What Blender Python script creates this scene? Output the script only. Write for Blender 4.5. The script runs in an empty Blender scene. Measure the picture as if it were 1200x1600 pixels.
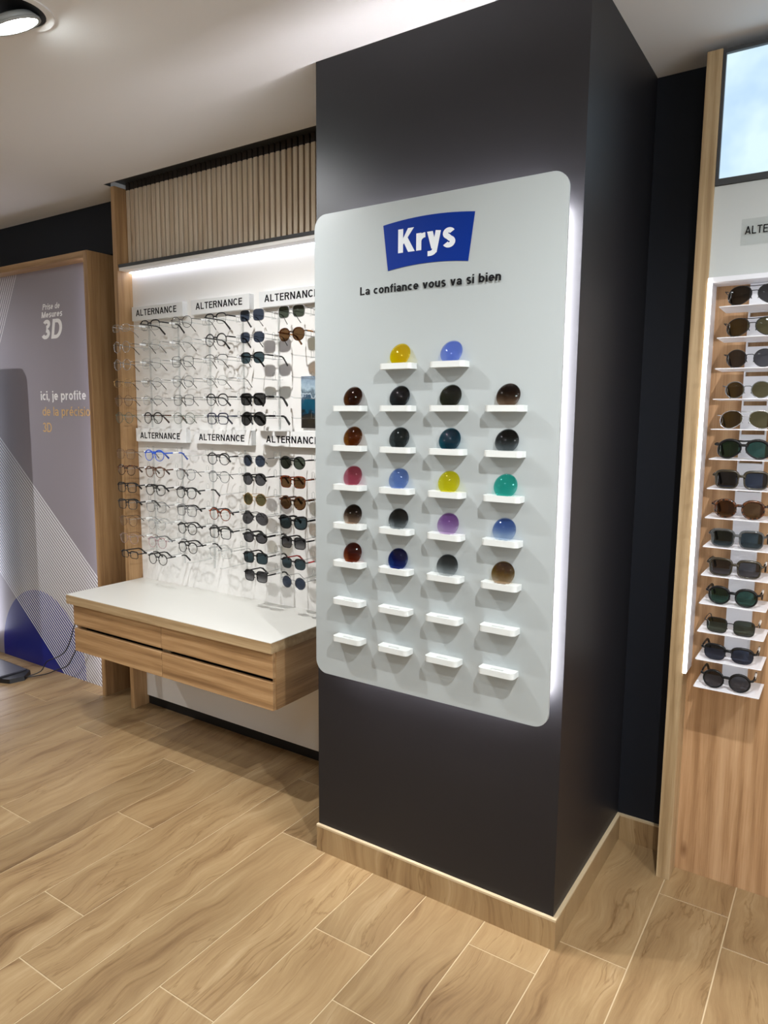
import bpy, bmesh, math, random
from mathutils import Vector, Matrix
from mathutils.geometry import tessellate_polygon

random.seed(7)
PI = math.pi
S = bpy.context.scene
COL = S.collection

# ------------------------------------------------------------------ camera
cam_d = bpy.data.cameras.new('camera')
cam = bpy.data.objects.new('camera', cam_d)
COL.objects.link(cam)
RGT = Vector((0.8349040979806506, 0.5503373081764136, 0.0079996502583159))
UPV = Vector((-0.0787705864766255, 0.105091054453978, 0.9913380175196719))
FWD = Vector((-0.5447296043738074, 0.8283023104536434, -0.1310913445402499))
m3 = Matrix((RGT, UPV, -FWD)).transposed()
cam.matrix_world = Matrix.Translation((0.61068, -1.82240, 1.5)) @ m3.to_4x4()
cam_d.sensor_fit = 'HORIZONTAL'
cam_d.sensor_width = 36
cam_d.lens = 36 * 1112.115 / 1200
cam_d.clip_start = 0.02
S.camera = cam

# ------------------------------------------------------------------ world, exposure
w = bpy.data.worlds.new('world')
S.world = w
w.use_nodes = True
w.node_tree.nodes['Background'].inputs[0].default_value = (0.9, 0.95, 1, 1)
w.node_tree.nodes['Background'].inputs[1].default_value = 0.3
S.view_settings.view_transform = 'Standard'
S.view_settings.look = 'None'
S.view_settings.gamma = 1
S.view_settings.use_curve_mapping = False
S.view_settings.exposure = 0.08
S.cycles.max_bounces = 10
S.cycles.transparent_max_bounces = 24
S.cycles.transmission_bounces = 6
S.cycles.caustics_reflective = False
S.cycles.caustics_refractive = False
S.cycles.sample_clamp_indirect = 4.0
S.cycles.use_denoising = True

# ceiling spots: position, aim direction, watts, cone angle  (the lamps' bodies are built further down)
SPOTS = [
    ((-1.36, -0.65), (0.07, 0.41, -0.90), 100, 118),
    ((0.62, -0.95), (-0.25, 0.30, -0.93), 112, 120),
    ((0.42, -1.55), (-0.05, 0.20, -0.96), 22, 120),
    ((-0.92, -1.55), (0.05, 0.20, -0.96), 22, 120),
    ((-3.95, -0.65), (0.1, 0.25, -0.95), 76, 125),
    ((1.6, -0.75), (-0.2, 0.30, -0.93), 58, 128),
    ((-2.6, -1.9), (0, 0.1, -1), 60, 128),
    ((-0.3, -3.0), (0, 0, -1), 50, 128),
    ((1.9, -2.6), (0, 0, -1), 50, 128),
]
H = 2.571          # ceiling height


# ------------------------------------------------------------------ materials
def nt(name):
    m = bpy.data.materials.new(name)
    m.use_nodes = True
    t = m.node_tree
    t.nodes.clear()
    out = t.nodes.new('ShaderNodeOutputMaterial')
    return m, t, t.nodes, t.links, out


def srgb(r, g, b):
    f = lambda c: ((c / 255) / 12.92) if c <= 10 else (((c / 255) + 0.055) / 1.055) ** 2.4
    return (f(r), f(g), f(b), 1)


def plain(name, col, rough=0.5, metal=0.0, spec=0.5, noise=0.0, bump=0.0, scale=60, coat=0):
    m, t, N, L, out = nt(name)
    b = N.new('ShaderNodeBsdfPrincipled')
    b.inputs['Base Color'].default_value = col
    b.inputs['Roughness'].default_value = rough
    b.inputs['Metallic'].default_value = metal
    b.inputs['Specular IOR Level'].default_value = spec
    b.inputs['Coat Weight'].default_value = coat
    L.new(b.outputs[0], out.inputs[0])
    if noise or bump:
        tc = N.new('ShaderNodeTexCoord')
        n = N.new('ShaderNodeTexNoise')
        n.inputs['Scale'].default_value = scale
        n.inputs['Detail'].default_value = 4
        L.new(tc.outputs['Object'], n.inputs['Vector'])
        if noise:
            mx = N.new('ShaderNodeMix')
            mx.data_type = 'RGBA'
            mx.inputs[6].default_value = [c * (1 - noise) for c in col[:3]] + [1]
            mx.inputs[7].default_value = [min(1, c * (1 + noise)) for c in col[:3]] + [1]
            L.new(n.outputs[0], mx.inputs[0])
            L.new(mx.outputs[2], b.inputs['Base Color'])
        if bump:
            bp = N.new('ShaderNodeBump')
            bp.inputs['Strength'].default_value = bump
            bp.inputs['Distance'].default_value = 0.001
            L.new(n.outputs[0], bp.inputs['Height'])
            L.new(bp.outputs[0], b.inputs['Normal'])
    return m


def emit(name, col, strength):
    m, t, N, L, out = nt(name)
    e = N.new('ShaderNodeEmission')
    e.inputs[0].default_value = col
    e.inputs[1].default_value = strength
    L.new(e.outputs[0], out.inputs[0])
    return m


def wood(name, dark, mid, light, axis='Z', scale=1.0, rough=0.45, knots=True, per_object=True):
    """oak: long streaks along AXIS, slow cathedral bands, fine pores, a few knots"""
    m, t, N, L, out = nt(name)
    b = N.new('ShaderNodeBsdfPrincipled')
    b.inputs['Roughness'].default_value = rough
    b.inputs['Specular IOR Level'].default_value = 0.35
    L.new(b.outputs[0], out.inputs[0])
    tc = N.new('ShaderNodeTexCoord')
    oi = N.new('ShaderNodeObjectInfo')
    off = N.new('ShaderNodeVectorMath'); off.operation = 'MULTIPLY_ADD'
    cmb = N.new('ShaderNodeCombineXYZ')
    for i in range(3):
        L.new(oi.outputs['Random'], cmb.inputs[i])
    L.new(cmb.outputs[0], off.inputs[0])
    off.inputs[1].default_value = (17, 31, 23) if per_object else (0, 0, 0)
    L.new(tc.outputs['Object'], off.inputs[2])

    def mapped(sl, sc):
        mp = N.new('ShaderNodeMapping')
        s = {'X': (sl, sc, sc), 'Y': (sc, sl, sc), 'Z': (sc, sc, sl)}[axis]
        mp.inputs['Scale'].default_value = s
        L.new(off.outputs[0], mp.inputs['Vector'])
        return mp
    a = N.new('ShaderNodeTexNoise'); a.inputs['Scale'].default_value = 1; a.inputs['Detail'].default_value = 6; a.inputs['Roughness'].default_value = 0.65
    a.inputs['Distortion'].default_value = 0.4
    L.new(mapped(1.2 * scale, 22 * scale).outputs[0], a.inputs['Vector'])
    f = N.new('ShaderNodeTexNoise'); f.inputs['Scale'].default_value = 1; f.inputs['Detail'].default_value = 3
    L.new(mapped(6 * scale, 260 * scale).outputs[0], f.inputs['Vector'])
    wv = N.new('ShaderNodeTexWave'); wv.wave_type = 'BANDS'
    wv.bands_direction = 'X' if axis != 'X' else 'Z'
    wv.inputs['Scale'].default_value = 1; wv.inputs['Distortion'].default_value = 9; wv.inputs['Detail'].default_value = 3
    wv.inputs['Detail Scale'].default_value = 0.6
    L.new(mapped(0.9 * scale, 7 * scale).outputs[0], wv.inputs['Vector'])
    r = N.new('ShaderNodeValToRGB')
    r.color_ramp.elements[0].position = 0.25; r.color_ramp.elements[0].color = dark
    r.color_ramp.elements[1].position = 0.75; r.color_ramp.elements[1].color = light
    e = r.color_ramp.elements.new(0.5); e.color = mid
    ad = N.new('ShaderNodeMath'); ad.operation = 'MULTIPLY_ADD'; ad.inputs[1].default_value = 0.35
    L.new(f.outputs[0], ad.inputs[0])
    ad2 = N.new('ShaderNodeMath'); ad2.operation = 'MULTIPLY_ADD'; ad2.inputs[1].default_value = 0.16
    L.new(wv.outputs['Fac'], ad2.inputs[0])
    ad3 = N.new('ShaderNodeMath'); ad3.operation = 'MULTIPLY_ADD'; ad3.inputs[1].default_value = 0.85; ad3.inputs[2].default_value = -0.18
    L.new(a.outputs[0], ad3.inputs[0])
    L.new(ad3.outputs[0], ad2.inputs[2])
    L.new(ad2.outputs[0], ad.inputs[2])
    L.new(ad.outputs[0], r.inputs[0])
    colr = r.outputs[0]
    if knots:
        v = N.new('ShaderNodeTexVoronoi'); v.inputs['Scale'].default_value = 1
        L.new(mapped(2.2, 6.0).outputs[0], v.inputs['Vector'])
        kr = N.new('ShaderNodeValToRGB')
        kr.color_ramp.elements[0].position = 0.02; kr.color_ramp.elements[0].color = (0.35, 0.25, 0.18, 1)
        kr.color_ramp.elements[1].position = 0.085; kr.color_ramp.elements[1].color = (1, 1, 1, 1)
        L.new(v.outputs['Distance'], kr.inputs[0])
        mu = N.new('ShaderNodeMix'); mu.data_type = 'RGBA'; mu.blend_type = 'MULTIPLY'; mu.inputs[0].default_value = 0.75
        L.new(colr, mu.inputs[6]); L.new(kr.outputs[0], mu.inputs[7])
        colr = mu.outputs[2]
    L.new(colr, b.inputs['Base Color'])
    bp = N.new('ShaderNodeBump'); bp.inputs['Strength'].default_value = 0.12; bp.inputs['Distance'].default_value = 0.001
    L.new(f.outputs[0], bp.inputs['Height']); L.new(bp.outputs[0], b.inputs['Normal'])
    return m


def tile_material():
    """wood-look porcelain plank: warm beige with drifting stone-like streaks along Y"""
    m, t, N, L, out = nt('wood look tile')
    b = N.new('ShaderNodeBsdfPrincipled')
    b.inputs['Roughness'].default_value = 0.36
    b.inputs['Specular IOR Level'].default_value = 0.4
    L.new(b.outputs[0], out.inputs[0])
    tc = N.new('ShaderNodeTexCoord'); oi = N.new('ShaderNodeObjectInfo')
    cmb = N.new('ShaderNodeCombineXYZ')
    for i in range(3): L.new(oi.outputs['Random'], cmb.inputs[i])
    off = N.new('ShaderNodeVectorMath'); off.operation = 'MULTIPLY_ADD'; off.inputs[1].default_value = (37, 53, 11)
    L.new(cmb.outputs[0], off.inputs[0]); L.new(tc.outputs['Object'], off.inputs[2])
    # slow warp so the streaks drift diagonally
    wn = N.new('ShaderNodeTexNoise'); wn.inputs['Scale'].default_value = 2.6; wn.inputs['Detail'].default_value = 2
    L.new(off.outputs[0], wn.inputs['Vector'])
    wm = N.new('ShaderNodeVectorMath'); wm.operation = 'MULTIPLY_ADD'; wm.inputs[1].default_value = (0.17, 0.07, 0)
    L.new(wn.outputs['Color'], wm.inputs[0]); L.new(off.outputs[0], wm.inputs[2])

    def nz(sx, sy, det, ro=0.6, dist=0.0):
        mp = N.new('ShaderNodeMapping'); mp.inputs['Scale'].default_value = (sx, sy, 1); mp.inputs['Rotation'].default_value = (0, 0, -0.10)
        L.new(wm.outputs[0], mp.inputs['Vector'])
        n = N.new('ShaderNodeTexNoise'); n.inputs['Scale'].default_value = 1; n.inputs['Detail'].default_value = det
        n.inputs['Roughness'].default_value = ro; n.inputs['Distortion'].default_value = dist
        L.new(mp.outputs[0], n.inputs['Vector'])
        return n
    big = nz(15, 1.5, 6, 0.6, 0.25)
    fine = nz(110, 8, 4, 0.7)
    r = N.new('ShaderNodeValToRGB')
    els = r.color_ramp.elements
    els[0].position = 0.27; els[0].color = srgb(114, 87, 58)
    els[1].position = 0.78; els[1].color = srgb(182, 158, 123)
    e = els.new(0.42); e.color = srgb(144, 117, 82)
    e = els.new(0.58); e.color = srgb(158, 132, 95)
    ma = N.new('ShaderNodeMath'); ma.operation = 'MULTIPLY_ADD'; ma.inputs[1].default_value = 0.32
    sb = N.new('ShaderNodeMath'); sb.operation = 'MULTIPLY_ADD'; sb.inputs[1].default_value = 0.9; sb.inputs[2].default_value = -0.12
    L.new(big.outputs[0], sb.inputs[0]); L.new(fine.outputs[0], ma.inputs[0]); L.new(sb.outputs[0], ma.inputs[2])
    L.new(ma.outputs[0], r.inputs[0])
    # thin dark veins
    ve = nz(8, 0.9, 6, 0.55, 0.5)
    va = N.new('ShaderNodeMath'); va.operation = 'SUBTRACT'; va.inputs[1].default_value = 0.5
    L.new(ve.outputs[0], va.inputs[0])
    vb = N.new('ShaderNodeMath'); vb.operation = 'ABSOLUTE'; L.new(va.outputs[0], vb.inputs[0])
    vr = N.new('ShaderNodeValToRGB')
    vr.color_ramp.elements[0].position = 0.0; vr.color_ramp.elements[0].color = (0.52, 0.43, 0.33, 1)
    vr.color_ramp.elements[1].position = 0.010; vr.color_ramp.elements[1].color = (1, 1, 1, 1)
    L.new(vb.outputs[0], vr.inputs[0])
    mu = N.new('ShaderNodeMix'); mu.data_type = 'RGBA'; mu.blend_type = 'MULTIPLY'; mu.inputs[0].default_value = 0.55
    L.new(r.outputs[0], mu.inputs[6]); L.new(vr.outputs[0], mu.inputs[7])
    # tile to tile shade
    hs = N.new('ShaderNodeHueSaturation')
    mr = N.new('ShaderNodeMapRange'); mr.inputs[3].default_value = 0.88; mr.inputs[4].default_value = 1.08
    L.new(oi.outputs['Random'], mr.inputs[0]); L.new(mr.outputs[0], hs.inputs['Value']); L.new(mu.outputs[2], hs.inputs['Color'])
    L.new(hs.outputs[0], b.inputs['Base Color'])
    bp = N.new('ShaderNodeBump'); bp.inputs['Strength'].default_value = 0.25; bp.inputs['Distance'].default_value = 0.001
    L.new(ma.outputs[0], bp.inputs['Height']); L.new(bp.outputs[0], b.inputs['Normal'])
    return m


def facing(N, L, base, rim):
    """reflectance that rises towards the rim, the same from either side of a sheet"""
    lw = N.new('ShaderNodeLayerWeight'); lw.inputs[0].default_value = 0.5
    p = N.new('ShaderNodeMath'); p.operation = 'POWER'; p.inputs[1].default_value = 4.0
    L.new(lw.outputs['Facing'], p.inputs[0])
    m = N.new('ShaderNodeMath'); m.operation = 'MULTIPLY_ADD'; m.inputs[1].default_value = rim; m.inputs[2].default_value = base
    L.new(p.outputs[0], m.inputs[0])
    return m.outputs[0]


def tinted(name, top, bottom=None, z0=-0.033, z1=0.033, gloss=0.08):
    """tinted lens: coloured see-through sheet with a polished front; top/bottom = transmission colours"""
    m, t, N, L, out = nt(name)
    tr = N.new('ShaderNodeBsdfTransparent')
    tr.inputs[0].default_value = top
    if bottom:
        tc = N.new('ShaderNodeTexCoord'); sx = N.new('ShaderNodeSeparateXYZ')
        L.new(tc.outputs['Object'], sx.inputs[0])
        mr = N.new('ShaderNodeMapRange'); mr.inputs[1].default_value = z0; mr.inputs[2].default_value = z1
        mr.interpolation_type = 'SMOOTHSTEP'
        L.new(sx.outputs['Z'], mr.inputs[0])
        mx = N.new('ShaderNodeMix'); mx.data_type = 'RGBA'
        mx.inputs[6].default_value = bottom; mx.inputs[7].default_value = top
        L.new(mr.outputs[0], mx.inputs[0]); L.new(mx.outputs[2], tr.inputs[0])
    g = N.new('ShaderNodeBsdfGlossy'); g.inputs['Roughness'].default_value = 0.025
    fr = facing(N, L, 0.028, 0.4)
    ms = N.new('ShaderNodeMixShader')
    L.new(fr, ms.inputs[0]); L.new(tr.outputs[0], ms.inputs[1]); L.new(g.outputs[0], ms.inputs[2])
    L.new(ms.outputs[0], out.inputs[0])
    return m


def acrylic(name, tint=(0.86, 0.88, 0.88, 1), white=0.10):
    """clear plastic: mostly see-through, a little milky, glossy at grazing angles"""
    m, t, N, L, out = nt(name)
    tr = N.new('ShaderNodeBsdfTransparent'); tr.inputs[0].default_value = tint
    d = N.new('ShaderNodeBsdfDiffuse'); d.inputs[0].default_value = (0.8, 0.82, 0.82, 1)
    m1 = N.new('ShaderNodeMixShader'); m1.inputs[0].default_value = white
    L.new(tr.outputs[0], m1.inputs[1]); L.new(d.outputs[0], m1.inputs[2])
    g = N.new('ShaderNodeBsdfGlossy'); g.inputs['Roughness'].default_value = 0.08
    fr = facing(N, L, 0.045, 0.4)
    m2 = N.new('ShaderNodeMixShader')
    L.new(fr, m2.inputs[0]); L.new(m1.outputs[0], m2.inputs[1]); L.new(g.outputs[0], m2.inputs[2])
    L.new(m2.outputs[0], out.inputs[0])
    return m


def tortoise(name, a, b_):
    m, t, N, L, out = nt(name)
    b = N.new('ShaderNodeBsdfPrincipled'); b.inputs['Roughness'].default_value = 0.2
    tc = N.new('ShaderNodeTexCoord'); n = N.new('ShaderNodeTexNoise'); n.inputs['Scale'].default_value = 140
    r = N.new('ShaderNodeValToRGB'); r.color_ramp.elements[0].position = 0.42; r.color_ramp.elements[0].color = a
    r.color_ramp.elements[1].position = 0.58; r.color_ramp.elements[1].color = b_
    L.new(tc.outputs['Object'], n.inputs['Vector']); L.new(n.outputs[0], r.inputs[0]); L.new(r.outputs[0], b.inputs['Base Color'])
    L.new(b.outputs[0], out.inputs[0])
    return m


def print_material():
    """the large poster: grey ground, two fans of fine white lines, a deep blue disc (x,z in poster coordinates)"""
    m, t, N, L, out = nt('poster print')
    b = N.new('ShaderNodeBsdfPrincipled'); b.inputs['Roughness'].default_value = 0.42
    L.new(b.outputs[0], out.inputs[0])
    tc = N.new('ShaderNodeTexCoord'); sx = N.new('ShaderNodeSeparateXYZ'); L.new(tc.outputs['Object'], sx.inputs[0])
    X, Z = sx.outputs['X'], sx.outputs['Z']

    def M(op, a, b_=None, c=None):
        n = N.new('ShaderNodeMath'); n.operation = op
        for i, v in enumerate((a, b_, c)):
            if v is None: continue
            if isinstance(v, (int, float)): n.inputs[i].default_value = v
            else: L.new(v, n.inputs[i])
        return n.outputs[0]

    def band(x0, z0, x1, z1, pitch, lo, hi, duty, soft=0.12):
        dx, dz = x1 - x0, z1 - z0
        l = math.hypot(dx, dz); nx, nz = dz / l, -dx / l        # signed distance d along the normal
        d = M('ADD', M('MULTIPLY', M('SUBTRACT', X, x0), nx), M('MULTIPLY', M('SUBTRACT', Z, z0), nz))
        ph = M('FRACT', M('DIVIDE', M('SUBTRACT', d, lo), pitch))
        ln = M('LESS_THAN', ph, duty)
        return M('MULTIPLY', ln, M('MULTIPLY', M('GREATER_THAN', d, lo), M('LESS_THAN', d, hi)))
    # fan across the lower half: first line runs (-3.685,1.367) -> (-2.799,0.637); the band continues below it
    low = band(-3.685, 1.367, -2.799, 0.637, 0.0180, 0.0, 0.715, 0.43)
    top = band(-3.625, 1.884, -3.401, 2.273, 0.0192, -0.19, 0.0, 0.2)
    dx = M('SUBTRACT', X, -3.36); dz = M('SUBTRACT', Z, 0.04)
    rr = M('SQRT', M('ADD', M('MULTIPLY', dx, dx), M('MULTIPLY', dz, dz)))
    disc = M('LESS_THAN', rr, 0.428)
    mx = N.new('ShaderNodeMix'); mx.data_type = 'RGBA'
    mx.inputs[6].default_value = srgb(150, 143, 150); mx.inputs[7].default_value = srgb(22, 34, 128)
    L.new(disc, mx.inputs[0])
    mx2 = N.new('ShaderNodeMix'); mx2.data_type = 'RGBA'; mx2.inputs[7].default_value = (0.86, 0.86, 0.88, 1)
    L.new(M('MAXIMUM', low, top), mx2.inputs[0]); L.new(mx.outputs[2], mx2.inputs[6])
    L.new(mx2.outputs[2], b.inputs['Base Color'])
    return m


def sky_panel_material():
    m, t, N, L, out = nt('backlit sky picture')
    e = N.new('ShaderNodeEmission'); e.inputs[1].default_value = 1.02
    tc = N.new('ShaderNodeTexCoord'); n = N.new('ShaderNodeTexNoise'); n.inputs['Scale'].default_value = 7; n.inputs['Detail'].default_value = 3
    n.inputs['Roughness'].default_value = 0.45
    r = N.new('ShaderNodeValToRGB')
    r.color_ramp.elements[0].position = 0.36; r.color_ramp.elements[0].color = srgb(190, 220, 246)
    r.color_ramp.elements[1].position = 0.66; r.color_ramp.elements[1].color = srgb(222, 246, 255)
    L.new(tc.outputs['Object'], n.inputs['Vector']); L.new(n.outputs[0], r.inputs[0]); L.new(r.outputs[0], e.inputs[0])
    L.new(e.outputs[0], out.inputs[0])
    return m


def lake_picture_material():
    m, t, N, L, out = nt('lake picture print')
    b = N.new('ShaderNodeBsdfPrincipled'); b.inputs['Roughness'].default_value = 0.3
    L.new(b.outputs[0], out.inputs[0])
    tc = N.new('ShaderNodeTexCoord'); sx = N.new('ShaderNodeSeparateXYZ'); L.new(tc.outputs['Object'], sx.inputs[0])
    n = N.new('ShaderNodeTexNoise'); n.inputs['Scale'].default_value = 38; n.inputs['Detail'].default_value = 5
    L.new(tc.outputs['Object'], n.inputs['Vector'])
    ma = N.new('ShaderNodeMath'); ma.operation = 'MULTIPLY_ADD'; ma.inputs[1].default_value = 0.09
    L.new(n.outputs[0], ma.inputs[0]); L.new(sx.outputs['Z'], ma.inputs[2])
    mr = N.new('ShaderNodeMapRange'); mr.inputs[1].default_value = 0.045; mr.inputs[2].default_value = 0.26
    L.new(ma.outputs[0], mr.inputs[0])
    r = N.new('ShaderNodeValToRGB'); els = r.color_ramp.elements
    els[0].position = 0.0; els[0].color = srgb(38, 34, 30)
    els[1].position = 1.0; els[1].color = srgb(120, 135, 150)
    for p, c in ((0.22, (52, 46, 34)), (0.30, (16, 30, 36)), (0.36, (12, 68, 92)), (0.52, (18, 78, 100)), (0.58, (60, 80, 100)), (0.61, (190, 205, 215)), (0.66, (70, 88, 100)), (0.78, (168, 188, 200)), (0.9, (140, 160, 178))):
        e = els.new(p); e.color = srgb(*c)
    L.new(mr.outputs[0], r.inputs[0]); L.new(r.outputs[0], b.inputs['Base Color'])
    return m


OAK = (srgb(126, 94, 62), srgb(164, 128, 88), srgb(190, 156, 114))
M = {
    'ceiling': plain('ceiling paint', srgb(230, 228, 227), 0.9, bump=0.25, scale=180),
    'wall_white': plain('painted wall', srgb(214, 208, 200), 0.85),
    'navy_wall': plain('dark navy wall paint', srgb(25, 28, 35), 0.6, spec=0.2, bump=0.1, scale=220),
    'pillar': plain('charcoal wall paint', srgb(27, 26, 29), 0.45, spec=0.35, bump=0.08, scale=260),
    'grout': plain('pale grout', srgb(196, 176, 142), 0.9),
    'tile': tile_material(),
    'oak_v': wood('oak upright grain', *OAK, axis='Z'),
    'oak_h': wood('oak level grain', *OAK, axis='X'),
    'oak_y': wood('oak depth grain', *OAK, axis='Y'),
    'oak_warm': wood('warm oak back board', srgb(140, 104, 70), srgb(174, 136, 98), srgb(196, 160, 122), axis='Z'),
    'oak_edge': wood('oak edge band', srgb(138, 112, 78), srgb(166, 140, 104), srgb(188, 164, 128), axis='Z', scale=1.6, knots=False),
    'oak_edge_h': wood('oak edge band level', srgb(138, 112, 78), srgb(166, 140, 104), srgb(188, 164, 128), axis='X', scale=1.6, knots=False),
    'slat': wood('oak slat', srgb(184, 162, 136), srgb(206, 188, 164), srgb(220, 206, 186), axis='Z', scale=1.3),
    'slat_shade': plain('slat tops with painted shade', srgb(46, 38, 32), 0.6),  # dark tone puts the shade above ceiling level into the colour
    'black': plain('matt black', srgb(20, 20, 21), 0.5),
    'dark_metal': plain('anthracite metal', srgb(52, 54, 56), 0.45),
    'white_lam': plain('white laminate', srgb(236, 234, 230), 0.45),
    'worktop': plain('white worktop', srgb(214, 213, 206), 0.35, noise=0.02, scale=4),
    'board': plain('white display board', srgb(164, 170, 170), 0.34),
    'shelf': plain('white acrylic shelf', srgb(206, 209, 206), 0.35),
    'sign': plain('white sign block', srgb(226, 227, 226), 0.4),
    'ink': plain('black lettering', srgb(18, 18, 20), 0.5, spec=0.15),
    'blue': plain('royal blue print', srgb(0, 40, 125), 0.5, spec=0.12),
    'logo_white': plain('pale lettering', srgb(214, 218, 222), 0.4),
    'print_white': plain('white lettering', srgb(248, 246, 246), 0.4),
    'gold': plain('ochre lettering', srgb(222, 182, 120), 0.4),
    'print': print_material(),
    'sky': sky_panel_material(),
    'lake': lake_picture_material(),
    'gray_panel': plain('light grey panel', srgb(196, 200, 198), 0.5),
    'white_metal': plain('white lacquered metal', srgb(236, 236, 240), 0.35),
    'led': emit('white led strip', (0.80, 0.84, 1, 1), 10.0),
    'led_halo': emit('halo led strip', (0.97, 0.95, 1, 1), 150.0),
    'led_halo_left': emit('left halo led strip', (0.97, 0.95, 1, 1), 20.0),
    'led_halo_soft': emit('soft halo led strip', (0.97, 0.95, 1, 1), 90.0),
    'led_warm': emit('profile led', (1, 0.97, 0.95, 1), 6.5),
    'led_poster': emit('poster led strip', (0.86, 0.87, 1, 1), 14.0),
    'led_poster_left': emit('poster left led strip', (0.86, 0.87, 1, 1), 5.0),
    'fill_light': emit('added fill light pane', (0.84, 0.92, 1, 1), 4.2),  # glow of the pane added in the unseen right wall as fill
    'lamp': emit('lit lamp glass', (0.92, 1, 1, 1), 55.0),
    'lamp_body': plain('grey lamp housing', srgb(150, 152, 150), 0.4),
    'clear': acrylic('clear acrylic', (0.93, 0.94, 0.94, 1), 0.08),
    'clear_sheet': acrylic('clear acrylic sheet', (0.97, 0.98, 0.98, 1), 0.03),
    'paper': plain('white paper', srgb(238, 238, 236), 0.6),
    'base_black': plain('black plastic', srgb(26, 26, 28), 0.4),
    'base_grey': plain('dark grey top plate', srgb(70, 70, 78), 0.35),
}

# ------------------------------------------------------------------ mesh helpers


def box(bm, x0, x1, y0, y1, z0, z1, bevel=0.0, seg=1):
    v = [bm.verts.new(p) for p in ((x0, y0, z0), (x1, y0, z0), (x1, y1, z0), (x0, y1, z0), (x0, y0, z1), (x1, y0, z1), (x1, y1, z1), (x0, y1, z1))]
    fs = [bm.faces.new([v[i] for i in f]) for f in ((3, 2, 1, 0), (4, 5, 6, 7), (0, 1, 5, 4), (1, 2, 6, 5), (2, 3, 7, 6), (3, 0, 4, 7))]
    if bevel:
        es = list({e for f in fs for e in f.edges})
        bmesh.ops.bevel(bm, geom=es, offset=bevel, segments=seg, affect='EDGES', profile=0.5)


def tube(bm, pts, r, n=6, closed=False, squash=None):
    """round bar through pts; squash=(a,b) scales the section across / up"""
    pts = [Vector(p) for p in pts]
    k = len(pts)
    rings = []
    for i, p in enumerate(pts):
        if closed:
            d = pts[(i + 1) % k] - pts[i - 1]
        else:
            d = pts[min(i + 1, k - 1)] - pts[max(i - 1, 0)]
        d.normalize()
        up = Vector((0, 0, 1)) if abs(d.z) < 0.9 else Vector((0, 1, 0))
        if closed: up = Vector((0, 1, 0))
        s = d.cross(up).normalized(); u = s.cross(d).normalized()
        rr = r[i] if isinstance(r, (list, tuple)) else r
        a, b = squash if squash else (1, 1)
        rings.append([bm.verts.new(p + s * math.cos(2 * PI * j / n) * rr * a + u * math.sin(2 * PI * j / n) * rr * b) for j in range(n)])
    for i in range(k if closed else k - 1):
        A, B = rings[i], rings[(i + 1) % k]
        for j in range(n):
            f = bm.faces.new((A[j], A[(j + 1) % n], B[(j + 1) % n], B[j])); f.smooth = True
    if not closed:
        bm.faces.new(list(reversed(rings[0]))); bm.faces.new(rings[-1])


def cyl(bm, c, axis, r0, r1, h, n=32, caps=True):
    """cone/cylinder from c along axis"""
    a = Vector(axis).normalized(); c = Vector(c)
    s = a.orthogonal().normalized(); u = a.cross(s)
    A = [bm.verts.new(c + (s * math.cos(2 * PI * j / n) + u * math.sin(2 * PI * j / n)) * r0) for j in range(n)]
    B = [bm.verts.new(c + a * h + (s * math.cos(2 * PI * j / n) + u * math.sin(2 * PI * j / n)) * r1) for j in range(n)]
    for j in range(n):
        f = bm.faces.new((A[j], A[(j + 1) % n], B[(j + 1) % n], B[j])); f.smooth = True
    if caps:
        bm.faces.new(list(reversed(A))); bm.faces.new(B)


def ring(bm, c, axis, ro, ri, h, n=40):
    a = Vector(axis).normalized(); c = Vector(c)
    s = a.orthogonal().normalized(); u = a.cross(s)
    L4 = [[bm.verts.new(c + a * hh + (s * math.cos(2 * PI * j / n) + u * math.sin(2 * PI * j / n)) * rr) for j in range(n)] for rr, hh in ((ro, 0), (ri, 0), (ri, h), (ro, h))]
    for q in range(4):
        A, B = L4[q], L4[(q + 1) % 4]
        for j in range(n):
            f = bm.faces.new((A[j], B[j], B[(j + 1) % n], A[(j + 1) % n])); f.smooth = q in (1, 3)


def prism(bm, loops, fn0, fn1):
    """solid between two parallel copies of a polygon (loops[0] outline, others holes); fn maps (u,v)->xyz"""
    verts0, verts1 = [], []
    flat = []
    for lp in loops:
        verts0.append([bm.verts.new(fn0(p)) for p in lp]); verts1.append([bm.verts.new(fn1(p)) for p in lp])
    f0 = [v for l in verts0 for v in l]; f1 = [v for l in verts1 for v in l]
    tris = tessellate_polygon([[Vector((p[0], p[1], 0)) for p in lp] for lp in loops])
    for a, b, c in tris:
        bm.faces.new((f0[a], f0[b], f0[c])); bm.faces.new((f1[c], f1[b], f1[a]))
    for l0, l1 in zip(verts0, verts1):
        n = len(l0)
        for j in range(n):
            bm.faces.new((l0[j], l0[(j + 1) % n], l1[(j + 1) % n], l1[j]))
    bmesh.ops.recalc_face_normals(bm, faces=bm.faces[:])


def rrect(x0, x1, z0, z1, r, n=8, corners='abcd'):
    pts = []
    for k, (cx, cz, a0) in zip('abcd', ((x1 - r, z0 + r, -PI / 2), (x1 - r, z1 - r, 0), (x0 + r, z1 - r, PI / 2), (x0 + r, z0 + r, PI))):
        if k in corners:
            for i in range(n + 1):
                a = a0 + (PI / 2) * i / n
                pts.append((cx + r * math.cos(a), cz + r * math.sin(a)))
        else:
            pts.append({'a': (x1, z0), 'b': (x1, z1), 'c': (x0, z1), 'd': (x0, z0)}[k])
    return pts


def mesh(bm, name, mat):
    me = bpy.data.meshes.new(name)
    bm.to_mesh(me); bm.free()
    me.materials.append(mat)
    return me


def put(name, me, parent=None, loc=(0, 0, 0)):
    o = bpy.data.objects.new(name, me)
    COL.objects.link(o)
    o.parent = parent
    o.location = loc
    return o


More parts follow.
